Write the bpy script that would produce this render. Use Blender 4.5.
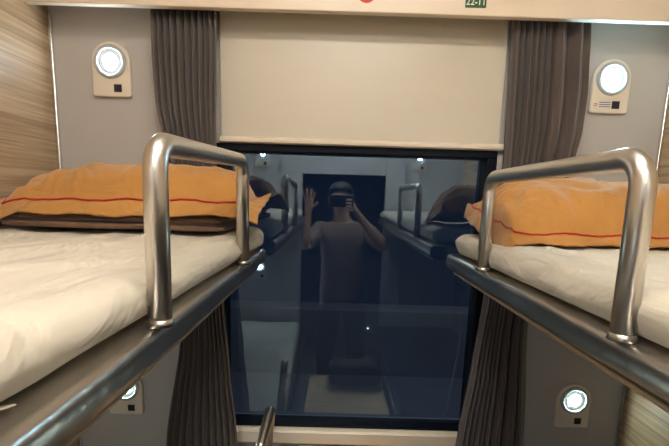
import bpy, bmesh, math, random
from mathutils import Vector, Matrix, noise
random.seed(4)
S = bpy.context.scene
COL = S.collection
for o in list(bpy.data.objects): bpy.data.objects.remove(o)

# ------------------------------------------------------------ camera
YAW, PITCH, ROLL, FPX, PY0 = 0.0054, 0.1757, 0.0298, 462.48, 278.54
fw = Vector((math.sin(YAW)*math.cos(PITCH), math.cos(YAW)*math.cos(PITCH), -math.sin(PITCH)))
r0 = fw.cross(Vector((0, 0, 1))).normalized(); u0 = r0.cross(fw)
rr = math.cos(ROLL)*r0 + math.sin(ROLL)*u0
uu = -math.sin(ROLL)*r0 + math.cos(ROLL)*u0
cd = bpy.data.cameras.new('camera'); cam = bpy.data.objects.new('camera', cd); COL.objects.link(cam)
cam.matrix_world = Matrix(((rr.x, uu.x, -fw.x, 0), (rr.y, uu.y, -fw.y, 0), (rr.z, uu.z, -fw.z, 1.5), (0, 0, 0, 1)))
cd.sensor_width = 36; cd.lens = FPX/669*36; cd.shift_y = (PY0-223)/669; cd.clip_start = .02; cd.clip_end = 300
S.camera = cam

# ------------------------------------------------------------ world, exposure
w = bpy.data.worlds.new('night'); S.world = w; w.use_nodes = True
w.node_tree.nodes['Background'].inputs[0].default_value = (.22, .36, .75, 1)
w.node_tree.nodes['Background'].inputs[1].default_value = .020
S.view_settings.view_transform = 'Standard'; S.view_settings.look = 'None'
S.view_settings.gamma = 1; S.view_settings.use_curve_mapping = False
S.view_settings.exposure = 0.80
CEIL_EMIT = 26.0       # ceiling strip light and the added fill strip
READ_EMIT = 60.0       # reading lamps

# ------------------------------------------------------------ materials
def rgb(r, g, b):
    f = lambda c: (c/255/12.92 if c/255 <= .04045 else ((c/255+.055)/1.055)**2.4)
    return (f(r), f(g), f(b), 1)
class NT:
    def __init__(s, name):
        s.m = bpy.data.materials.new(name); s.m.use_nodes = True
        s.t = s.m.node_tree; s.n = s.t.nodes; s.b = s.n['Principled BSDF']
    def node(s, k, **kw):
        n = s.n.new(k)
        for a, v in kw.items(): setattr(n, a, v)
        return n
    def link(s, a, b): s.t.links.new(a, b)
def mat(name, col, rough=.6, metal=0, bump=0, bscale=80, var=0, vscale=6, stretch=(1, 1, 1), spec=.5, sheen=0, coat=0, detail=3):
    k = NT(name); b = k.b
    b.inputs['Base Color'].default_value = col; b.inputs['Roughness'].default_value = rough
    b.inputs['Metallic'].default_value = metal; b.inputs['Specular IOR Level'].default_value = spec
    b.inputs['Sheen Weight'].default_value = sheen; b.inputs['Coat Weight'].default_value = coat
    tc = k.node('ShaderNodeTexCoord'); mp = k.node('ShaderNodeMapping'); mp.inputs['Scale'].default_value = stretch
    k.link(tc.outputs['Object'], mp.inputs['Vector'])
    n = k.node('ShaderNodeTexNoise'); n.inputs['Scale'].default_value = vscale; n.inputs['Detail'].default_value = 5
    k.link(mp.outputs[0], n.inputs['Vector'])
    mx = k.node('ShaderNodeMix', data_type='RGBA')
    mx.inputs[6].default_value = tuple(c*(1-var) for c in col[:3])+(1,)
    mx.inputs[7].default_value = tuple(min(1, c*(1+var)) for c in col[:3])+(1,)
    k.link(n.outputs['Fac'], mx.inputs[0]); k.link(mx.outputs[2], b.inputs['Base Color'])
    if bump:
        n2 = k.node('ShaderNodeTexNoise'); n2.inputs['Scale'].default_value = bscale; n2.inputs['Detail'].default_value = detail
        k.link(mp.outputs[0], n2.inputs['Vector'])
        bp = k.node('ShaderNodeBump'); bp.inputs['Strength'].default_value = bump; bp.inputs['Distance'].default_value = .01
        k.link(n2.outputs['Fac'], bp.inputs['Height']); k.link(bp.outputs[0], b.inputs['Normal'])
    return k.m
def wood(name, dark, light, scale=1.0, axis='Y'):
    k = NT(name); b = k.b; b.inputs['Roughness'].default_value = .5
    tc = k.node('ShaderNodeTexCoord'); mp = k.node('ShaderNodeMapping')
    mp.inputs['Scale'].default_value = {'Y': (1, .6, 30), 'X': (.9, 16, 16)}[axis]
    k.link(tc.outputs['Object'], mp.inputs['Vector'])
    n = k.node('ShaderNodeTexNoise'); n.inputs['Scale'].default_value = 2.2*scale; n.inputs['Detail'].default_value = 8; n.inputs['Distortion'].default_value = 1.2
    k.link(mp.outputs[0], n.inputs['Vector'])
    n3 = k.node('ShaderNodeTexNoise'); n3.inputs['Scale'].default_value = 14*scale; n3.inputs['Detail'].default_value = 4
    k.link(mp.outputs[0], n3.inputs['Vector'])
    ad = k.node('ShaderNodeMath', operation='MULTIPLY_ADD'); ad.inputs[1].default_value = .35
    k.link(n3.outputs['Fac'], ad.inputs[0]); k.link(n.outputs['Fac'], ad.inputs[2])
    cr = k.node('ShaderNodeValToRGB'); cr.color_ramp.elements[0].position = .48; cr.color_ramp.elements[1].position = .82
    cr.color_ramp.elements[0].color = dark; cr.color_ramp.elements[1].color = light
    k.link(ad.outputs[0], cr.inputs[0]); k.link(cr.outputs[0], b.inputs['Base Color'])
    return k.m
def fabric(name, col, scale=900, bump=.25, rough=.9, var=.15, sheen=.2):
    k = NT(name); b = k.b; b.inputs['Roughness'].default_value = rough; b.inputs['Sheen Weight'].default_value = sheen
    b.inputs['Specular IOR Level'].default_value = .2
    tc = k.node('ShaderNodeTexCoord')
    n = k.node('ShaderNodeTexNoise'); n.inputs['Scale'].default_value = scale; n.inputs['Detail'].default_value = 2
    k.link(tc.outputs['Object'], n.inputs['Vector'])
    n2 = k.node('ShaderNodeTexNoise'); n2.inputs['Scale'].default_value = 9; n2.inputs['Detail'].default_value = 4
    k.link(tc.outputs['Object'], n2.inputs['Vector'])
    a = k.node('ShaderNodeMath', operation='ADD'); k.link(n.outputs['Fac'], a.inputs[0]); k.link(n2.outputs['Fac'], a.inputs[1])
    mr = k.node('ShaderNodeMapRange'); mr.inputs['From Min'].default_value = .6; mr.inputs['From Max'].default_value = 1.4
    k.link(a.outputs[0], mr.inputs[0])
    mx = k.node('ShaderNodeMix', data_type='RGBA')
    mx.inputs[6].default_value = tuple(c*(1-var) for c in col[:3])+(1,)
    mx.inputs[7].default_value = tuple(min(1, c*(1+var)) for c in col[:3])+(1,)
    k.link(mr.outputs[0], mx.inputs[0]); k.link(mx.outputs[2], b.inputs['Base Color'])
    bp = k.node('ShaderNodeBump'); bp.inputs['Strength'].default_value = bump; bp.inputs['Distance'].default_value = .002
    k.link(n.outputs['Fac'], bp.inputs['Height']); k.link(bp.outputs[0], b.inputs['Normal'])
    return k.m
def emit(name, col, strength):
    k = NT(name); b = k.b; b.inputs['Base Color'].default_value = col
    b.inputs['Emission Color'].default_value = col; b.inputs['Emission Strength'].default_value = strength
    return k.m
M = {}
M['wall'] = mat('grey_wall_panel', rgb(182, 177, 174), .45, bump=.05, bscale=500, var=.03)
M['endwall'] = mat('pale_end_panel', rgb(196, 194, 192), .5, var=.03)
M['cream'] = mat('cream_plastic', rgb(226, 214, 196), .35, var=.02)
M['pelmet'] = mat('cream_pelmet', rgb(226, 210, 190), .4, var=.02)
M['blind'] = mat('glossy_cream_blind', rgb(200, 192, 176), .36, bump=.06, bscale=2.2, var=.03, vscale=2, stretch=(1, 1, 7))
M['wood'] = wood('oak_veneer', rgb(146, 120, 90), rgb(194, 170, 138))
M['tablewood'] = wood('oak_table', rgb(176, 140, 96), rgb(208, 172, 124), 1.0, 'X')
M['steel'] = mat('brushed_steel', (.62, .59, .55, 1), .33, 1, bump=.03, bscale=60, var=.06, vscale=30)
M['frame'] = mat('scuffed_steel_channel', (.46, .44, .41, 1), .30, 1, bump=.10, bscale=40, var=.22, vscale=9)
M['alu'] = mat('aluminium_strip', (.75, .75, .74, 1), .25, 1, var=.03)
M['black'] = mat('black_rubber_frame', (.004, .006, .012, 1), .5, var=.1, spec=.12)
M['sheet'] = fabric('cream_cotton_sheet', rgb(200, 193, 178), 1400, .1, .85, .04, .15)
M['orange'] = fabric('orange_cotton_pillowcase', rgb(180, 129, 68), 1100, .25, .85, .14, .3)
M['red'] = fabric('red_piping', rgb(168, 30, 28), 1500, .2, .7, .1)
M['brown'] = fabric('brown_blanket', rgb(104, 78, 60), 900, .3, .95, .2, .3)
M['darkbrown'] = fabric('dark_brown_binding', rgb(52, 34, 30), 900, .3, .9, .2)
M['navy'] = fabric('navy_blanket', rgb(30, 38, 62), 900, .3, .95, .2, .1)
M['curtain'] = fabric('brown_grey_curtain', rgb(90, 79, 75), 1300, .5, .95, .22, .3)
M['hem'] = fabric('curtain_hem', rgb(108, 95, 87), 1300, .5, .95, .2, .3)
M['lampbody'] = mat('cream_lamp_body', rgb(222, 210, 194), .35, var=.02)
M['switch'] = mat('black_switch', (.01, .012, .018, 1), .3, var=.1)
M['lens'] = mat('frosted_lamp_ring', rgb(176, 182, 184), .2, var=.02, spec=.8)
M['led'] = emit('cool_led', (.80, .93, 1, 1), READ_EMIT*1.5)
M['led_blue'] = emit('bluish_led', (.45, .80, 1, 1), READ_EMIT*6)
M['led_low'] = emit('cool_led_low', (.80, 1, .93, 1), READ_EMIT*1.6)
M['led_foot'] = emit('cool_led_foot', (.85, .95, 1, 1), READ_EMIT*9)
M['marker'] = emit('marker_led', (.85, .93, 1, 1), 2.0)
M['ceil'] = mat('ceiling_panel', rgb(214, 208, 198), .6, var=.02)
M['diff'] = emit('warm_strip', (1, .915, .80, 1), CEIL_EMIT)
M['floor'] = mat('grey_vinyl_floor', rgb(140, 138, 136), .5, bump=.05, bscale=200, var=.15, vscale=40)
M['corr'] = mat('corridor_panel', rgb(120, 116, 112), .5, var=.04)
M['green'] = mat('green_sign', rgb(38, 92, 44), .5, var=.04)
M['white'] = mat('white_paint', rgb(236, 236, 230), .5, var=.01)
M['redsign'] = mat('red_sign', rgb(206, 70, 40), .5, var=.04)
M['greysign'] = mat('grey_green_sign', rgb(126, 140, 118), .5, var=.05)
M['blueink'] = mat('blue_ink', rgb(70, 90, 150), .5)
M['bag'] = fabric('black_nylon', (.006, .007, .01, 1), 700, .4, .6, .3, 0)
M['concrete'] = mat('trackside_concrete', (.30, .30, .31, 1), .9, bump=.2, bscale=10, var=.25, vscale=1.5)
M['skin'] = mat('skin', rgb(196, 150, 122), .55, var=.05)
M['hair'] = mat('black_hair', (.012, .010, .009, 1), .5, bump=.6, bscale=90, var=.2, stretch=(1, 1, .3))
M['shirt'] = fabric('pale_shirt', rgb(140, 118, 104), 900, .3, .9, .08)
M['trouser'] = fabric('dark_trousers', (.02, .022, .03, 1), 900, .3, .9, .15, 0)
M['phone'] = mat('black_phone', (.01, .01, .012, 1), .12, var=.05)
M['eye'] = mat('eye_white', (.8, .8, .78, 1), .2); M['iris'] = mat('dark_iris', (.02, .012, .008, 1), .15)
M['lip'] = mat('lip', rgb(168, 104, 92), .5)
def soften(k, m):
    t = m.node_tree; bs = t.nodes['Principled BSDF']; tc = t.nodes.new('ShaderNodeTexCoord')
    mp = t.nodes.new('ShaderNodeMapping'); mp.inputs['Rotation'].default_value = (0, 0, .5); mp.inputs['Scale'].default_value = (1, .45, 1)
    n = t.nodes.new('ShaderNodeTexNoise'); n.inputs['Scale'].default_value = 11; n.inputs['Detail'].default_value = 3; n.inputs['Distortion'].default_value = 1.4
    b = t.nodes.new('ShaderNodeBump'); b.inputs['Strength'].default_value = k; b.inputs['Distance'].default_value = .03
    t.links.new(tc.outputs['Object'], mp.inputs[0]); t.links.new(mp.outputs[0], n.inputs['Vector']); t.links.new(n.outputs['Fac'], b.inputs['Height'])
    old = bs.inputs['Normal'].links[0].from_node; t.links.new(b.outputs[0], old.inputs['Normal'])
soften(.55, M['sheet']); soften(.35, M['orange'])
def glassmat():
    k = NT('window_glass'); k.n.remove(k.b); out = k.n['Material Output']
    tr = k.node('ShaderNodeBsdfTransparent'); tr.inputs[0].default_value = (.80, .88, .95, 1)
    gl = k.node('ShaderNodeBsdfGlossy'); gl.inputs['Color'].default_value = (.64, .84, 1, 1); gl.inputs['Roughness'].default_value = .012
    fr = k.node('ShaderNodeFresnel'); fr.inputs[0].default_value = 1.62
    mt = k.node('ShaderNodeMath', operation='MULTIPLY'); mt.inputs[1].default_value = 2.6; mt.use_clamp = True
    mx = k.node('ShaderNodeMixShader')
    k.link(fr.outputs[0], mt.inputs[0]); k.link(mt.outputs[0], mx.inputs[0]); k.link(tr.outputs[0], mx.inputs[1]); k.link(gl.outputs[0], mx.inputs[2])
    k.link(mx.outputs[0], out.inputs[0]); return k.m
M['glass'] = glassmat()

# ------------------------------------------------------------ helpers
def tag(o, label=None, cat=None, group=None, kind=None):
    if label: o['label'] = label
    if cat: o['category'] = cat
    if group: o['group'] = group
    if kind: o['kind'] = kind
    return o
def thing(name, loc, label, cat, group=None):
    o = bpy.data.objects.new(name, None); o.location = loc; o.empty_display_size = .05; COL.objects.link(o)
    tag(o, label, cat, group); return o
def obj(name, bm, m, parent=None, smooth=True, bevel=0, sub=0, kind=None):
    bmesh.ops.recalc_face_normals(bm, faces=bm.faces[:])
    me = bpy.data.meshes.new(name); bm.to_mesh(me); bm.free(); me.materials.append(m)
    for p in me.polygons: p.use_smooth = smooth
    o = bpy.data.objects.new(name, me); COL.objects.link(o)
    if parent:
        o.parent = parent; l = parent.matrix_world_loc if False else parent
        # parts are authored in world space: cancel the parents' offset
        off = Vector((0, 0, 0)); q = parent
        while q is not None:
            off += q.location; q = q.parent
        o.location = -off
    if bevel:
        b = o.modifiers.new('bevel', 'BEVEL'); b.width = bevel; b.segments = 3; b.limit_method = 'ANGLE'; b.angle_limit = .6
        me.set_sharp_from_angle(angle=.9) if hasattr(me, 'set_sharp_from_angle') else None
    if sub:
        s = o.modifiers.new('sub', 'SUBSURF'); s.levels = sub; s.render_levels = sub
    if kind: o['kind'] = kind
    return o
def box(bm, x0, x1, y0, y1, z0, z1, mtx=None):
    vs = [bm.verts.new((x, y, z)) for x in (x0, x1) for y in (y0, y1) for z in (z0, z1)]
    if mtx:
        for v in vs: v.co = mtx @ v.co
    for f in ((0, 1, 3, 2), (4, 6, 7, 5), (0, 4, 5, 1), (2, 3, 7, 6), (0, 2, 6, 4), (1, 5, 7, 3)):
        bm.faces.new([vs[i] for i in f])
    return bm
def boxes(*a):
    bm = bmesh.new()
    for b in a: box(bm, *b)
    return bm
def struct(name, bm, m, parent=None, bevel=0, smooth=False):
    o = obj(name, bm, m, parent, smooth or bevel > 0, bevel)
    if parent is None: o['kind'] = 'structure'
    return o
def tube(bm, pts, r, n=20, caps=True):
    pts = [Vector(p) for p in pts]; rings = []
    up = None
    for i, p in enumerate(pts):
        t = (pts[min(i+1, len(pts)-1)]-pts[max(i-1, 0)]).normalized()
        if up is None:
            up = t.cross(Vector((0, 0, 1)) if abs(t.z) < .9 else Vector((1, 0, 0))).normalized()
        up = (up-up.dot(t)*t).normalized(); s = t.cross(up)
        rad = r[i] if isinstance(r, (list, tuple)) else r
        rings.append([bm.verts.new(p+rad*(math.cos(a)*up+math.sin(a)*s)) for a in [2*math.pi*k/n for k in range(n)]])
    for a, b in zip(rings, rings[1:]):
        for k in range(n): bm.faces.new((a[k], a[(k+1) % n], b[(k+1) % n], b[k]))
    if caps: bm.faces.new(rings[0]); bm.faces.new(rings[-1][::-1])
    return bm
def fillet(P, rad, seg=8):
    P = [Vector(p) for p in P]; out = [P[0]]
    for i in range(1, len(P)-1):
        a = (P[i-1]-P[i]).normalized(); b = (P[i+1]-P[i]).normalized()
        th = a.angle(b); d = rad/math.tan(th/2); c = P[i]+(a+b).normalized()*rad/math.sin(th/2)
        s = P[i]+a*d-c; e = P[i]+b*d-c
        for k in range(seg+1):
            v = s.normalized().slerp(e.normalized(), k/seg); out.append(c+v*rad)
    out.append(P[-1]); return out
def prism(bm, prof, y0, y1, axis='Y'):
    """closed profile in XZ extruded along Y (or profile XY.. along Z)"""
    f = (lambda p, t: (p[0], t, p[1])) if axis == 'Y' else (lambda p, t: (p[0], p[1], t))
    A = [bm.verts.new(f(p, y0)) for p in prof]; B = [bm.verts.new(f(p, y1)) for p in prof]; n = len(prof)
    for i in range(n): bm.faces.new((A[i], A[(i+1) % n], B[(i+1) % n], B[i]))
    bm.faces.new(A); bm.faces.new(B[::-1]); return bm
def rbox(x0, x1, y0, y1, z0, z1, r, step=.03, fn=None):
    """rounded box with an even grid of vertices, optionally displaced by fn(Vector)"""
    bm = bmesh.new(); c = {}
    nx, ny, nz = [max(2, int((b-a)/step)) for a, b in ((x0, x1), (y0, y1), (z0, z1))]
    nz = max(nz, 6)
    def V(i, j, k):
        key = (i, j, k)
        if key not in c:
            p = Vector((x0+(x1-x0)*i/nx, y0+(y1-y0)*j/ny, z0+(z1-z0)*k/nz))
            q = Vector((min(max(p.x, x0+r), x1-r), min(max(p.y, y0+r), y1-r), min(max(p.z, z0+r), z1-r)))
            d = p-q
            if d.length > 1e-9:
                m = max(abs(d.x), abs(d.y), abs(d.z)); p = q+d.normalized()*m
            if fn: p = fn(p)
            c[key] = bm.verts.new(p)
        return c[key]
    for i in range(nx):
        for j in range(ny):
            for k in (0, nz): bm.faces.new((V(i, j, k), V(i+1, j, k), V(i+1, j+1, k), V(i, j+1, k)))
    for i in range(nx):
        for k in range(nz):
            for j in (0, ny): bm.faces.new((V(i, j, k), V(i+1, j, k), V(i+1, j, k+1), V(i, j, k+1)))
    for j in range(ny):
        for k in range(nz):
            for i in (0, nx): bm.faces.new((V(i, j, k), V(i, j+1, k), V(i, j+1, k+1), V(i, j, k+1)))
    return bm
def ball(bm, c, rx, ry, rz, u=16, v=10):
    m = Matrix.Translation(c) @ Matrix.Diagonal((rx, ry, rz, 1)); bmesh.ops.create_uvsphere(bm, u_segments=u, v_segments=v, radius=1, matrix=m); return bm

# ------------------------------------------------------------ the room
XL, XR, YW, YE, ZC = -.8225, .9621, 1.417, -.65, 2.45
WX0, WX1, WZ0, WZ1 = -.365, .480, .748, 1.646         # window opening
struct('wall_front', boxes((XL-.05, WX0, YW, YW+.09, 0, ZC), (WX1, XR+.05, YW, YW+.09, 0, ZC),
                           (WX0, WX1, YW, YW+.09, 0, WZ0), (WX0, WX1, YW, YW+.09, WZ1, ZC)), M['wall'])
struct('wall_left', boxes((XL-.05, XL, YE, YW, 0, ZC)), M['wood'])
struct('wall_right', boxes((XR, XR+.05, YE, YW, 0, ZC)), M['wood'])
DX0, DX1, DZ = -.245, .385, 1.665
struct('wall_back', boxes((XL-.05, DX0, YE-.05, YE, 0, ZC), (DX1, XR+.05, YE-.05, YE, 0, ZC), (DX0, DX1, YE-.05, YE, DZ, ZC)), M['endwall'])
struct('floor', boxes((XL-.05, XR+.05, YE-.05, YW+.09, -.06, 0), (-2.2, 2.4, -1.6, YE-.05, -.06, 0)), M['floor'])
struct('ceiling', boxes((XL-.05, XR+.05, YE-.05, YW+.09, ZC, ZC+.06), (-2.2, 2.4, -1.6, YE-.05, 2.1, 2.16)), M['ceil'])
struct('wall_corridor', boxes((-2.2, 2.4, -1.65, -1.6, 0, 2.16), (-2.25, -2.2, -1.6, YE-.05, 0, 2.16), (2.4, 2.45, -1.6, YE-.05, 0, 2.16),
                              (-2.2, XL-.05, YE-.05, YE, 0, 2.16), (XR+.05, 2.4, YE-.05, YE, 0, 2.16)), M['corr'])
# corner strips and the posts each side of the doorway
struct('trim_1', boxes((XL, XL+.011, YW-.012, YW, 0, 1.985)), M['alu'], bevel=.003)
struct('trim_2', boxes((XR-.011, XR, YW-.012, YW, 0, 1.985)), M['alu'], bevel=.003)
struct('trim_3', boxes((-.405, DX0, YE, YE+.02, 0, 2.2)), M['endwall'], bevel=.004)
struct('trim_4', boxes((DX1, .530, YE, YE+.02, 0, 2.2)), M['endwall'], bevel=.004)

# pelmet above the window, wall to wall
pel = obj('pelmet', boxes((XL, XR, 1.306, 1.33, 1.974, 2.30), (XL, XR, 1.33, YW, 2.28, 2.30)), M['pelmet'], None, True, .003)
tag(pel, 'cream pelmet board running wall to wall above window and curtains', 'pelmet')

# window
win = bpy.data.objects.new('window_1', None); win.location = (.06, YW, WZ0); COL.objects.link(win); win['kind'] = 'structure'
b = bmesh.new()
for a in ((WX0, WX1, 1.411, 1.48, 1.624, WZ1), (WX0, WX1, 1.411, 1.48, WZ0, .758), (WX0, -.330, 1.411, 1.48, .758, 1.624), (.450, WX1, 1.411, 1.48, .758, 1.624)): box(b, *a)
obj('window_frame', b, M['black'], win, True, .003)
obj('glass_pane', boxes((-.335, .455, 1.457, 1.4575, .755, 1.627)), M['glass'], win, False)
sill = obj('window_sill', prism(bmesh.new(), [(1.417, .700), (1.392, .700), (1.388, .706), (1.388, .742), (1.393, .748), (1.402, .751), (1.417, .751)], -.5, .62), M['cream'], win, True, 0)
for v in sill.data.vertices: v.co = (v.co.y, v.co.x, v.co.z)     # profile was drawn in YZ
sill.data.flip_normals()
for p in sill.data.polygons: p.use_smooth = False
# drip of beads along the lower gasket
# blind
bl = thing('window_blind', (.075, 1.40, 1.65), 'glossy cream blind panel lowered above the dark window', 'blind')
obj('blind_panel', boxes((-.337, .478, 1.404, 1.416, 1.655, 2.12)), M['blind'], bl, True, .002)
b = bmesh.new(); prism(b, [(1.416, 1.646), (1.399, 1.646), (1.394, 1.650), (1.393, 1.656), (1.397, 1.662), (1.404, 1.665), (1.416, 1.665)], -.338, .494)
o = obj('bottom_bar', b, M['cream'], bl, True)
for v in o.data.vertices: v.co = (v.co.y, v.co.x, v.co.z)
o.data.flip_normals(); o.data.set_sharp_from_angle(angle=.7)

# ------------------------------------------------------------ curtains
def lerp_tab(tab, z):
    for (z0, a), (z1, c) in zip(tab, tab[1:]):
        if z0 >= z >= z1:
            t = (z0-z)/(z0-z1); t = t*t*(3-2*t)*.5+t*.5; return a+(c-a)*t
    return tab[0][1] if z > tab[0][0] else tab[-1][1]
def curtain(Ltab, Rtab, phase, label, hem0, hem1, seed):
    t = thing('curtain', (lerp_tab(Ltab, .6)*.5+lerp_tab(Rtab, .6)*.5, 1.375, .56), label, 'curtain')
    def strip(name, ua, ub, nu, m, dy=0):
        bm = bmesh.new(); nz = 70; z0, z1 = 2.06, .56; rows = []
        for j in range(nz+1):
            z = z0+(z1-z0)*j/nz; L, R = lerp_tab(Ltab, z), lerp_tab(Rtab, z); row = []
            for i in range(nu+1):
                u = ua+(ub-ua)*i/nu
                ph = phase(u)
                wob = .6*noise.noise((seed, z*1.6, ph*.15))
                a = .023+.006*noise.noise((seed+3, z*2.0, ph*.3))
                y = 1.389-1.9*a*abs(math.sin((ph+wob)/2))**.75+.003*math.sin(2.3*ph+z*2)
                x = L+(R-L)*u+.12*a*math.sin(ph+wob)*(1 if 0 < u < 1 else 0)
                row.append(bm.verts.new((x, min(max(y+dy, 1.343), 1.392), z)))
            rows.append(row)
        for a, c in zip(rows, rows[1:]):
            for i in range(nu): bm.faces.new((a[i], a[i+1], c[i+1], c[i]))
        o = obj(name, bm, m, t); s = o.modifiers.new('thick', 'SOLIDIFY'); s.thickness = .0022; s.offset = 0
        return o
    strip('drape', hem0, 1-hem1, 260, M['curtain'])
    if hem0: strip('side_hem', 0, hem0, 16, M['hem'])
    if hem1: strip('side_hem', 1-hem1, 1, 16, M['hem'])
    return t
TP = 2*math.pi
curtain([(2.06, -.512), (1.87, -.513), (1.75, -.508), (1.62, -.485), (1.45, -.460), (1.25, -.455), (1.07, -.458), (.725, -.516), (.56, -.53)],
        [(2.06, -.331), (1.65, -.337), (1.40, -.345), (1.17, -.322), (.95, -.305), (.767, -.287), (.56, -.27)],
        lambda u: TP*(10.5*u+.25*math.sin(7*u)), 'brown-grey curtain gathered left of the window, in tight pleats', .085, .10, 1)
curtain([(2.06, .474), (1.80, .484), (1.62, .489), (1.40, .480), (1.226, .468), (1.0, .447), (.752, .420), (.56, .402)],
        [(2.06, .676), (1.90, .690), (1.80, .698), (1.70, .697), (1.62, .685), (1.45, .635), (1.30, .596), (1.133, .588), (.758, .612), (.56, .62)],
        lambda u: TP*(6*min(u, .5)/.5*1.0 if u < .5 else 6+2.2*(u-.5)/.5), 'brown-grey curtain right of the window, pleated on one side and flat on the other', 0.0, .07, 7)
crl = obj('curtain_rail', boxes((XL, XR, 1.370, 1.378, 2.06, 2.085)), M['alu'], None, True, .002)
tag(crl, 'thin metal curtain rail hidden behind the cream pelmet', 'curtain rail')

# ------------------------------------------------------------ berths
def guard_pts(x, z, ya, yb, h, rad=.034):
    return fillet([(x, ya, z), (x, ya+.002, z+h[0]), (x, yb-.002, z+h[1]), (x, yb, z)], rad)
def berth(side, zoff, y1, label, rail=True):
    """side -1 left, +1 right. Frame profile drawn with s toward the aisle."""
    ex = -.195 if side < 0 else .333
    sg = 1 if side < 0 else -1
    wx = XL if side < 0 else XR
    t = thing('sleeper_berth', ((wx+ex)/2, .37, 1.27+zoff), label, 'berth', None)
    prof = [(-.055, 1.3457), (-.012, 1.3450), (-.006, 1.3430), (-.002, 1.3390), (0, 1.333), (.0002, 1.322), (-.0006, 1.312),
            (-.0035, 1.3065), (-.009, 1.3035), (-.055, 1.303)]
    prof = [(ex+sg*s, z+zoff) for s, z in prof]
    o = obj('side_rail', prism(bmesh.new(), prof, -.62, y1), M['frame'], t, True, .0015)
    o.data.set_sharp_from_angle(angle=.8)
    a, c = sorted((wx, ex-sg*.0555))
    obj('base_board', boxes((a, c, -.62, y1-.002, 1.298+zoff, 1.345+zoff)), M['wood'], t, True, .002)
    obj('under_panel', boxes((*sorted((wx, ex-sg*.016)), -.62, y1-.03, 1.290+zoff, 1.2975+zoff)), M['wood'], t, True, .002)
    if rail:
        px = -.1995 if side < 0 else .3395
        b = tube(bmesh.new(), guard_pts(px, 1.345+zoff, .524 if side < 0 else .518, 1.022 if side < 0 else 1.031, (.207, .225) if side < 0 else (.207, .205)), .0138, 24)
        g = obj('guard_rail', b, M['steel'], t)
        for y in ((.524, 1.022) if side < 0 else (.518, 1.031)):
            obj('weld_collar', tube(bmesh.new(), [(px, y, 1.3455+zoff), (px, y, 1.350+zoff), (px, y, 1.354+zoff)], [.0165, .0155, .0140], 24), M['frame'], g)
    return t
berth(-1, 0, 1.343, 'left upper sleeper berth with steel edge and guard rail')
berth(1, 0, 1.400-.057, 'right upper sleeper berth with steel edge and guard rail')
berth(-1, -.90, 1.343, 'left lower sleeper berth, mirrored low in the window glass', rail=False)
berth(1, -.90, 1.343, 'right lower sleeper berth under the right upper one', rail=False)

def mattress(side, zoff, y1, top, label, m, seed):
    x0, x1 = (XL+.004, -.2170) if side < 0 else (.3535, XR-.004)
    z0 = 1.3460+zoff; inner = x1 if side < 0 else x0
    def fn(p):
        q = p.copy(); k = (p.z-z0)/(top+zoff-z0)
        n = noise.noise((p.x*5, p.y*4.0, seed))+.5*noise.noise((p.x*11+3, p.y*9, seed+5))
        if p.z > z0+.01: q.z += .005*n*k
        d = abs(p.x-inner)
        if side < 0: q.x += .020*(p.y-.62)*max(0, 1-d/.3)
        if side < 0 and d < .14: q.z += .010*k*(1-d/.14)*max(0, min(1, (p.y-1.05)/.2))
        if d < .09:
            e = (1-d/.09)
            q.x += (1 if side < 0 else -1)*(.006*math.sin(k*3.1)+.004*n*k)*e
            # long soft creases running along the edge
            q.z += .003*math.sin(30*(d+.12*p.y)+seed)*k*e
        # creases in the loose sheet
        def ridge(a, c, sd, sharp):
            return max(0, 1-abs(noise.noise((a, c, sd)))*sharp)**1.5
        w1 = ridge(p.x*3.2+p.y*1.5, p.y*1.7-p.x*.8, seed+9, 7)+.8*ridge(p.x*6-p.y*2.5, p.y*2.6+p.x*3, seed+20, 6)
        msk = .35+.65*max(0, min(1, .5+1.6*noise.noise((p.x*2.1, p.y*2.1, seed+31))))
        if k > .55: q.z += .0085*w1*msk*(k-.55)/.45
        if d < .035:
            w2 = ridge(k*2.2+p.y*1.2, p.y*2.2+k, seed+40, 4)
            q.x += (1 if side < 0 else -1)*.006*w2*math.sin(k*3.1)
        return q
    o = obj('mattress', rbox(x0, x1, -.60, y1, z0, top+zoff, .024, .0115 if zoff == 0 else .03, fn), m, None)
    tag(o, label, 'mattress'); return o
mattress(-1, 0, 1.338, 1.400, 'mattress in cream sheet on the left upper berth', M['sheet'], 2.3)
mattress(1, 0, 1.318, 1.405, 'mattress in cream sheet on the right upper berth', M['sheet'], 8.1)
mattress(-1, -.90, 1.338, 1.425, 'pale mattress on the left lower berth, seen as reflection', M['sheet'], 4.4)
mattress(1, -.90, 1.318, 1.413, 'dark blanket covered mattress on the right lower berth', M['navy'], 6.4)

lm = bpy.data.objects['mattress']
b = tube(bmesh.new(), [(-.262, .225, 1.353), (-.246, .250, 1.352), (-.234, .275, 1.3515), (-.227, .292, 1.3500), (-.221, .306, 1.3490)], [.011, .010, .008, .005, .0015], 12)
for v in b.verts: v.co.z = 1.3505+(v.co.z-1.3505)*.38+.0012*math.sin(v.co.y*160)
obj('sheet_corner', b, M['sheet'], lm)

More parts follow.
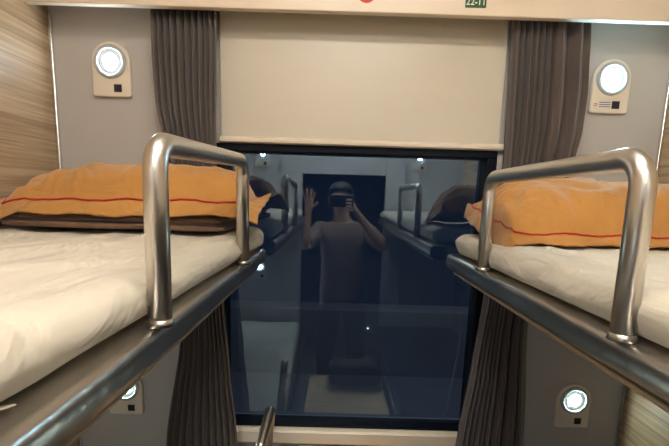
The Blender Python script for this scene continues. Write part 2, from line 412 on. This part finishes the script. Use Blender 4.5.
# ------------------------------------------------------------ pillows
def pillow(name, cx, cy, zb, W, D, H, fl, shape, label, seed, ea=(2.6, 2.6), up=.62, m=None, pm=None):
    """W along X, D along Y; flange fl outside the piped seam; shape(u,v,p) warps. ea: fullness toward each end"""
    t = thing(name, (cx, cy, zb), label, 'pillow')
    nu, nv = 120, 72
    hw, hd = W/2, D/2; iw, idp = hw-fl, hd-fl
    def surf(u, v, side):
        x, y = u*hw, v*hd
        x *= 1-.03*(1-v*v)*abs(u)**3; y *= 1-.04*(1-u*u)*abs(v)**3
        a = min(1, abs(u*hw)/iw); c = min(1, abs(v*hd)/idp)
        h = H*((1-a**(ea[0] if u < 0 else ea[1]))**.6)*((1-c**2.6)**.6)
        edge = max(a, c)
        w1 = noise.noise((u*3, v*3, seed))
        g = (math.sin(52*u+4*w1)+.6*math.sin(87*u+5*w1)) if c > a else (math.sin(30*v+4*w1)+.6*math.sin(53*v+3*w1))
        g *= edge**3
        n = noise.noise((x*9, y*9, seed))+.7*noise.noise((x*24, y*16, seed+2))
        cr = max(0, 1-abs(noise.noise((x*7+y*4, y*6-x*2, seed+7)))*7)      # thin creases
        hh = h*(up if side > 0 else up-1)
        z = hh+side*.0022+min(1, h/.02)*(side*.0022*g+.009*n-.009*cr*side)
        if a >= 1 or c >= 1: z += .0022*math.sin(15*(u-v)+seed+1.2*n)+.0004*g
        p = Vector((x, y, z))
        return shape(u, v, p)+Vector((cx, cy, zb))
    bm = bmesh.new(); gr = {}
    for side in (1, -1):
        for i in range(nu+1):
            for j in range(nv+1):
                # even spacing but keep rows at the seam
                u = -1+2*i/nu; v = -1+2*j/nv
                gr[side, i, j] = bm.verts.new(surf(u, v, side))
        for i in range(nu):
            for j in range(nv):
                bm.faces.new([gr[side, i+a, j+c] for a, c in ((0, 0), (1, 0), (1, 1), (0, 1))])
    rim = [(i, 0) for i in range(nu)]+[(nu, j) for j in range(nv)]+[(i, nv) for i in range(nu, 0, -1)]+[(0, j) for j in range(nv, 0, -1)]
    for (a, c) in zip(rim, rim[1:]+rim[:1]):
        bm.faces.new((gr[1, a[0], a[1]], gr[1, c[0], c[1]], gr[-1, c[0], c[1]], gr[-1, a[0], a[1]]))
    obj('pillowcase', bm, m or M['orange'], t)
    us, vs = iw/hw, idp/hd; loop = []
    N = 60
    for k in range(N): loop.append((-us+2*us*k/N, -vs))
    for k in range(N//2): loop.append((us, -vs+2*vs*k/(N//2)))
    for k in range(N): loop.append((us-2*us*k/N, vs))
    for k in range(N//2): loop.append((-us, vs-2*vs*k/(N//2)))
    pts = [surf(u, v, 1)+Vector((0, -.0005, .0018)) for u, v in loop]; pts.append(pts[0])
    obj('piping', tube(bmesh.new(), pts, .0024, 8, False), pm or M['red'], t)
    return t
# left: lies across the folded brown blanket, front flange hangs, aisle end overhangs the edge
def shL(u, v, p):
    q = p.copy()
    f = max(0, -v-.62)/.38
    q.z -= .040*f*(1+.15*math.sin(4*u+1))*(1-.75*max(0, u-.84)/.16); q.y += .012*f*f            # front flange falls
    q.z += .006*math.sin(3.2*u+.6)*max(0, -v)
    e = max(0, u-.84)/.16
    q.z -= (.012-.030*v)*e; q.x -= (.008*(.5-.5*v)+.016*max(0, v)**2)*e
    if u < -.7: q.z -= .04*((abs(u)-.7)/.3)**1.2*max(0, -v)
    return q
pillow('pillow', -.490, 1.195, 1.484, .650, .300, .128, .042, shL,
       'orange pillow with red piping lying on folded brown blanket, left berth', 3.0, (3.0, 7.0))
def shR(u, v, p):
    q = p.copy()
    f = max(0, -v-.78)/.22
    q.z += .016*(v+1)
    q.z -= .016*f; q.y += .010*f
    q.x += -.012*v*(1-u)/2
    e = max(0, -u-.80)/.20
    q.z += .020*(v+1)*min(1, e*1.5)-.045*max(0, -u-.90)/.10; q.x += .016*max(0, -u-.88)/.12+.020*e*max(0, v)**2
    return q
pillow('pillow', .642, 1.140, 1.429, .600, .345, .130, .032, shR,
       'orange pillow with red piping lying directly on the right berth sheet', 9.0, (7.0, 4.0), .84)

# folded brown blanket below the left pillow
def fb(p):
    q = p.copy(); n = noise.noise((p.x*8, p.y*8, p.z*30)); q.z += .004*n; q.y += .008*noise.noise((p.x*7, 3, p.z*40)); return q
t = thing('folded_blanket', (-.50, 1.19, 1.405), 'brown folded blanket squashed under the left orange pillow', 'blanket')
obj('lower_fold', rbox(-.765, -.250, 1.065, 1.330, 1.4105, 1.427, .008, .02, fb), M['brown'], t)
obj('upper_fold', rbox(-.745, -.262, 1.075, 1.330, 1.428, 1.444, .008, .02, fb), M['brown'], t)
obj('binding', tube(bmesh.new(), [(x, 1.068+.006*noise.noise((x*7, 3, 57)), 1.4275+.003*math.sin(x*9)) for x in [-.76+.51*k/40 for k in range(41)]], .0022, 8), M['darkbrown'], t)

# ------------------------------------------------------------ reading lamps
def reading_lamp(x, z, y, facing, led, label, decal=False, w=.109, hgt=.149):
    """z = bottom of the plate; facing -1 looks toward -Y, +1 toward +Y"""
    t = thing('reading_lamp', (x, y, z), label, 'lamp', None)
    hw = w/2; D = lambda d: y+facing*d
    zc = z+hgt-hw
    pr = []
    rc = .008
    for k in range(7): a = math.pi*1.5-math.pi/2*k/6; pr.append((x-hw+rc+rc*math.cos(a), z+rc+rc*math.sin(a)))
    for k in range(33): a = math.pi-math.pi*k/32; pr.append((x+hw*math.cos(a), zc+hw*math.sin(a)))
    for k in range(7): a = -math.pi/2*k/6; pr.append((x+hw-rc+rc*math.cos(a), z+rc+rc*math.sin(a)))
    bm = bmesh.new(); prism(bm, pr, D(0), D(.014))
    o = obj('back_plate', bm, M['lampbody'], t, True, .003)
    def ring(name, r0, r1, d0, d1, m, par):
        bm = bmesh.new(); n = 40
        prof = [(r0, d0), (r0, d1-.002), (r0-.002, d1), (r1+.002, d1), (r1, d1-.002), (r1, d0)]
        R = [[bm.verts.new((x+r*math.cos(TP*k/n), D(d), zc+r*math.sin(TP*k/n))) for k in range(n)] for r, d in prof]
        for a, c in zip(R, R[1:]+R[:1]):
            for k in range(n): bm.faces.new((a[k], a[(k+1) % n], c[(k+1) % n], c[k]))
        o = obj(name, bm, m, par); o.data.set_sharp_from_angle(angle=.7); return o
    ring('lamp_ring', hw*.84, hw*.64, .013, .020, M['lens'], t)
    ring('inner_ring', hw*.60, hw*.36, .013, .0155, M['lens'], t)
    bm = bmesh.new(); n = 32; prev = None
    for rr_, d in ((hw*.33, .0145), (hw*.31, .0165), (hw*.24, .0185), (hw*.12, .0198), (.002, .0202)):
        c = [bm.verts.new((x+rr_*math.cos(TP*k/n), D(d), zc+rr_*math.sin(TP*k/n))) for k in range(n)]
        if prev:
            for k in range(n): bm.faces.new((prev[k], prev[(k+1) % n], c[(k+1) % n], c[k]))
        prev = c
    bm.faces.new(prev); obj('led_lens', bm, led, t)
    sx = x-facing*.018 if False else x+.018
    ys = sorted((D(.012), D(.016)))
    s = obj('switch', boxes((sx-.011, sx+.011, *ys, z+.013, z+.034)), M['switch'], t, True, .001)
    ys = sorted((D(.016), D(.0185)))
    obj('rocker', boxes((sx-.007, sx+.007, *ys, z+.016, z+.031)), M['switch'], s, True, .001)
    if decal:
        b = bmesh.new(); ys = sorted((D(.0138), D(.0146)))
        for q in range(3): box(b, x-.030, x+.003, *ys, z+.017+q*.006, z+.019+q*.006)
        obj('printed_notice', b, M['blueink'], t, False)
        b = tube(bmesh.new(), [(x-.040+.004*math.cos(a), D(.0142), z+.023+.004*math.sin(a)) for a in [TP*k/16 for k in range(17)]], .0009, 6, False)
        obj('red_symbol', b, M['redsign'], t, False)
    return t
reading_lamp(-.648, 1.764, YW, -1, M['led'], 'lit round reading lamp on grey wall above the left pillow')
reading_lamp(.786, 1.760, YW, -1, M['led_blue'], 'brightest bluish reading lamp on grey wall above the right pillow', True)
reading_lamp(-.656, .783, YW, -1, M['led_low'], 'reading lamp partly hidden under the left upper berth edge')
reading_lamp(.795, .779, YW, -1, M['led_low'], 'greenish reading lamp on wall low under the right upper berth')
reading_lamp(-.542, 1.705, YE, 1, M['led'], 'reading lamp at foot of left upper berth, reflected in window')
reading_lamp(.632, 1.705, YE, 1, M['led'], 'reading lamp at foot of right upper berth, reflected in window')
reading_lamp(-.564, .85, YE, 1, M['led_foot'], 'reading lamp at foot of left lower berth, reflected in window')

# ------------------------------------------------------------ ceiling light and added fill strip
for yc, lab in ((.32, 'warm ceiling strip light over the middle of the aisle'), (-.38, 'added warm fill strip on the ceiling nearer the doorway')):  # second strip is an added fill that evens out the room light
    t = thing('ceiling_light', (.07, yc, ZC), lab, 'ceiling light', None)
    obj('housing', boxes((-.28, .42, yc-.07, yc+.07, 2.425, ZC)), M['white'], t, True, .004)
    obj('diffuser', boxes((-.26, .40, yc-.052, yc+.052, 2.405, 2.427)), M['diff'], t, True, .003)

# ------------------------------------------------------------ signs on the pelmet
def text(body, size, x, z, y, m, parent, name):
    cu = bpy.data.curves.new(name, 'FONT'); cu.body = body; cu.size = size; cu.align_x = 'CENTER'; cu.align_y = 'CENTER'; cu.extrude = .0006
    o = bpy.data.objects.new(name, cu); COL.objects.link(o); o.data.materials.append(m)
    o.rotation_euler = (math.pi/2, 0, 0); o.parent = parent; o.location = Vector((x, y, z))-parent.location
    bpy.context.view_layer.update()
    me = bpy.data.meshes.new_from_object(o.evaluated_get(bpy.context.evaluated_depsgraph_get())); me.name = name
    n = bpy.data.objects.new(name, me); COL.objects.link(n); n.parent = parent; n.location = o.location; n.rotation_euler = o.rotation_euler
    bpy.data.objects.remove(o); n.name = name
    return n
t = thing('seat_number_sign', (.352, 1.305, 1.99), 'small green seat number sign reading 22-11 on cream pelmet', 'sign')
obj('sign_plate', boxes((.325, .379, 1.3035, 1.306, 1.993, 2.019)), M['green'], t, False)
text('22-11', .0225, .352, 2.0055, 1.3030, M['white'], t, 'sign_text')
t = thing('round_sign', (.083, 1.305, 2.0), 'round red-orange sticker cut by the photo top edge', 'sign')
b = bmesh.new()
bmesh.ops.create_cone(b, cap_ends=True, segments=40, radius1=.026, radius2=.026, depth=.002, matrix=Matrix.Translation((.068, 1.305, 2.022)) @ Matrix.Rotation(math.pi/2, 4, 'X'))
obj('sign_disc', b, M['redsign'], t, False)
b = bmesh.new()
bmesh.ops.create_cone(b, cap_ends=True, segments=40, radius1=.016, radius2=.016, depth=.002, matrix=Matrix.Translation((.068, 1.304, 2.030)) @ Matrix.Rotation(math.pi/2, 4, 'X'))
obj('sign_centre', b, M['white'], t, False)
t = obj('plain_sign', boxes((-.232, -.185, 1.3035, 1.306, 2.001, 2.028)), M['greysign'], None, False)
tag(t, 'small grey-green rectangular sticker at left end of pelmet top', 'sign')

# ------------------------------------------------------------ table, bag and grab rail
t = thing('folding_table', (.07, 1.16, 0), 'small light oak table under the window, corner mirrored in the glass', 'table')
pr = []
for cxx, cyy, a0 in ((.23-.05, .93+.05, -90), (-.09+.05, .93+.05, 180)):
    if a0 == -90:
        for k in range(9): a = math.radians(0-90*k/8); pr.append((cxx+.05*math.cos(a), cyy+.05*math.sin(a)))
    else:
        for k in range(9): a = math.radians(-90-90*k/8); pr.append((cxx+.05*math.cos(a), cyy+.05*math.sin(a)))
pr += [(-.092, 1.386), (.232, 1.386)]
o = obj('tabletop', prism(bmesh.new(), pr, .680, .702, 'Z'), M['tablewood'], t, True, .003)
obj('bracket', boxes((.0, .02, 1.10, 1.414, .655, .680), (.12, .14, 1.10, 1.414, .655, .680)), M['steel'], t, True, .002)
obj('leg', tube(bmesh.new(), [(.07, 1.02, 0), (.07, 1.02, .68)], .016, 20), M['steel'], t)
bg = thing('backpack', (.11, .98, .702), 'soft black bag lying on the table, dark in the reflection', 'bag')
def bf(p):
    q = p.copy(); q.z += .02*noise.noise((p.x*9, p.y*9, 2))*((p.z-.70)/.1); q.x += .01*noise.noise((p.y*9, p.z*9, 5)); return q
obj('bag_body', rbox(-.005, .222, .94, 1.075, .704, .80, .035, .014, bf), M['bag'], bg)
obj('buckle', tube(bmesh.new(), [(.12+.010*math.cos(a), 1.065+.004*math.sin(a), .805+.004*math.sin(a)) for a in [TP*k/16 for k in range(17)]], .0016, 8, False), M['alu'], bg)

gr = thing('grab_rail', (-.178, 1.20, .46), 'steel grab rail loop seen end on, low left in front of window', 'grab rail')
pts = fillet([(-.203, 1.150, .457), (-.181, 1.150, .826), (-.168, 1.275, .888), (-.203, 1.275, .457)], .016, 7)
obj('rail_tube', tube(bmesh.new(), pts, .0140, 20), M['steel'], gr)

# ------------------------------------------------------------ outside, beyond the glass
o = obj('trackside_ground', boxes((-25, 25, 1.9, 6.0, -1.0, -.9)), M['concrete'], None, False); tag(o, None, None, None, 'structure')
o = obj('trackside_wall', boxes((-25, 25, 6.0, 6.4, -1.0, .02)), M['concrete'], None, False, .02)
tag(o, 'low grey concrete wall beside the track, faint beyond the window', 'wall')

o = obj('marker_light', ball(bmesh.new(), (.50, 5.99, -.23), .009, .009, .009), M['marker'], None)
tag(o, 'tiny white marker light shining on the dark wall beyond the window', 'light')
L = bpy.data.lights.new('outdoor_fill', 'POINT'); L.energy = 60; L.color = (.75, .82, 1); L.shadow_soft_size = .3  # added lamp out of view, brightens the concrete beyond the glass
lo = bpy.data.objects.new('outdoor_fill', L); lo.location = (1.5, 3.8, 3.6); COL.objects.link(lo)

# ------------------------------------------------------------ the photographer, behind the camera
def skin(name, J, E, m, parent, root=0, sub=2):
    """J: list of (x,y,z,rx,ry); E: edges"""
    me = bpy.data.meshes.new(name); me.from_pydata([j[:3] for j in J], E, []); me.materials.append(m)
    o = bpy.data.objects.new(name, me); COL.objects.link(o)
    if parent:
        o.parent = parent; off = Vector((0, 0, 0)); q = parent
        while q is not None: off += q.location; q = q.parent
        o.location = -off
    s = o.modifiers.new('skin', 'SKIN'); s.use_smooth_shade = True
    for i, j in enumerate(J):
        d = me.skin_vertices[0].data[i]; d.radius = (j[3], j[4] if len(j) > 4 else j[3]); d.use_root = (i == root)
    u = o.modifiers.new('sub', 'SUBSURF'); u.levels = sub; u.render_levels = sub
    dg = bpy.context.evaluated_depsgraph_get(); bpy.context.view_layer.update()
    ev = bpy.data.meshes.new_from_object(o.evaluated_get(bpy.context.evaluated_depsgraph_get()))
    ev.name = name; o.modifiers.clear(); o.data = ev
    if not ev.materials: ev.materials.append(m)
    for p in ev.polygons: p.use_smooth = True
    return o
pp = thing('person', (.07, -.33, 0), 'person in beige T-shirt raising one hand and photographing, mirrored in the glass', 'person')
J, E = [], []
def add(p, par=None):
    J.append(p); i = len(J)-1
    if par is not None: E.append((par, i))
    return i
pel_ = add((.075, -.34, .86, .15, .10)); wa = add((.075, -.34, 1.00, .125, .09), pel_); ch = add((.07, -.34, 1.16, .145, .10), wa)
ub = add((.065, -.335, 1.27, .10, .07), ch); nk = add((.06, -.325, 1.345, .05, .05), ub); jw = add((.05, -.295, 1.425, .055, .062), nk)
hd = add((.045, -.300, 1.495, .070, .084), jw); add((.045, -.305, 1.545, .058, .070), hd)
arm = {}
for s, el, wr, pa in ((1, (.335, -.115, 1.165), (.150, -.062, 1.395), (.108, -.048, 1.440)), (-1, (-.190, -.185, 1.150), (-.170, -.165, 1.385), (-.166, -.160, 1.440))):
    sh = add((.07+s*.155, -.335, 1.275, .050), ub); e = add((*el, .037), sh)
    mid = tuple((a*.6+b_*.4) for a, b_ in zip(el, wr)); mi = add((*mid, .034), e)
    wv = add((*wr, .024, .020), mi); pv = add((*pa, .034, .018), wv)
    arm[s] = (pv, Vector(pa), wv)
for s in (1, -1):
    hp = add((.075+s*.09, -.34, .80, .085), pel_); kn = add((.075+s*.11, -.33, .46, .058), hp)
    an = add((.075+s*.11, -.35, .09, .038), kn); add((.075+s*.12, -.25, .035, .036, .028), an)
# left hand raised, fingers up; right hand fingers along the phone's edge
pv, pa, wv = arm[-1]
for k, (dx, ln, ty) in enumerate(((-.030, .060, .0), (-.010, .075, 0), (.011, .070, 0), (.030, .052, .012))):
    a = add((pa.x+dx*.8, pa.y, pa.z+.032, .0095), pv)
    c = add((pa.x+dx*1.15, pa.y+.004+ty*.3, pa.z+.032+ln*.45, .0088), a)
    add((pa.x+dx*1.4, pa.y+.010+ty, pa.z+.032+ln, .0078), c)
a = add((pa.x+.040, pa.y+.008, pa.z-.006, .011), pv); add((pa.x+.062, pa.y+.016, pa.z+.022, .0092), a)
pv, pa, wv = arm[1]
for k in range(4):
    z = pa.z+.040-.021*k
    a = add((pa.x+.002, pa.y+.022, z, .0095), pv)
    c = add((pa.x-.012, -.004, z+.001, .0085), a)
    add((pa.x-.034-.004*(k in (1, 2)), .0065-.001, z+.002, .0075), c)
a = add((pa.x-.004, pa.y+.002, pa.z+.030, .0105), pv); add((pa.x-.040, -.0325, pa.z+.046, .0088), a)
body = skin('body', J, E, M['skin'], pp)
# shirt and trousers
TJ = [(.075, -.34, .74, .178, .135), (.075, -.34, .82, .182, .138), (.075, -.34, .97, .165, .124), (.07, -.34, 1.14, .168, .122), (.066, -.336, 1.255, .135, .088), (.062, -.33, 1.315, .066, .062),
      (.235, -.335, 1.268, .068), (.292, -.215, 1.215, .060), (.330, -.135, 1.178, .056), (-.095, -.335, 1.268, .068), (-.150, -.255, 1.200, .060), (-.183, -.200, 1.165, .056)]
skin('shirt', TJ, [(0, 1), (1, 2), (2, 3), (3, 4), (4, 5), (4, 6), (6, 7), (7, 8), (4, 9), (9, 10), (10, 11)], M['shirt'], pp)
TJ = [(.075, -.34, .90, .160, .112), (.075, -.34, .83, .160, .115), (.165, -.34, .76, .100), (.185, -.33, .46, .074), (.185, -.35, .11, .060), (-.015, -.34, .76, .100), (-.035, -.33, .46, .074), (-.035, -.35, .11, .060)]
skin('trousers', TJ, [(0, 1), (1, 2), (2, 3), (3, 4), (1, 5), (5, 6), (6, 7)], M['trouser'], pp)
for s in (1, -1):
    x = .075+s*.115
    obj('shoe', rbox(x-.045, x+.045, -.40, -.18, .0, .085, .035, .012, lambda p: Vector((p.x, p.y, p.z if p.y < -.29 else p.z*(1-.35*(p.y+.29)/.11)))), M['phone'], pp)
# hair, face
b = bmesh.new(); ball(b, (.045, -.318, 1.522), .088, .098, .080, 32, 20)
bmesh.ops.delete(b, geom=[v for v in b.verts if (v.co.y > -.255 and v.co.z < 1.535) or v.co.z < 1.455], context='VERTS')
o = obj('hair', b, M['hair'], pp); s_ = o.modifiers.new('t', 'SOLIDIFY'); s_.thickness = .008
for s in (1, -1):
    e = obj('eye', ball(bmesh.new(), (.045+s*.030, -.232, 1.490), .012, .008, .007), M['eye'], pp)
    obj('iris', ball(bmesh.new(), (.045+s*.030, -.2255, 1.490), .0045, .003, .0045), M['iris'], e)
    obj('ear', ball(bmesh.new(), (.045+s*.076, -.300, 1.482), .009, .018, .028), M['skin'], pp)
b = bmesh.new(); ball(b, (.047, -.222, 1.462), .012, .014, .012); ball(b, (.046, -.228, 1.476), .008, .010, .018)
obj('nose', b, M['skin'], pp)
obj('mouth', ball(bmesh.new(), (.048, -.234, 1.436), .021, .007, .006), M['lip'], pp)
# phone, held level with its lens at the viewpoint
ph = thing('phone', (.045, -.02, 1.40), 'black phone held sideways in the right hand of the person', 'phone')
obj('phone_body', rbox(-.030, .120, -.0225, -.0145, 1.435, 1.512, .0039, .004), M['phone'], ph)
o = obj('camera_bump', rbox(-.026, .004, -.0150, -.0125, 1.480, 1.508, .0012, .004), M['phone'], ph)
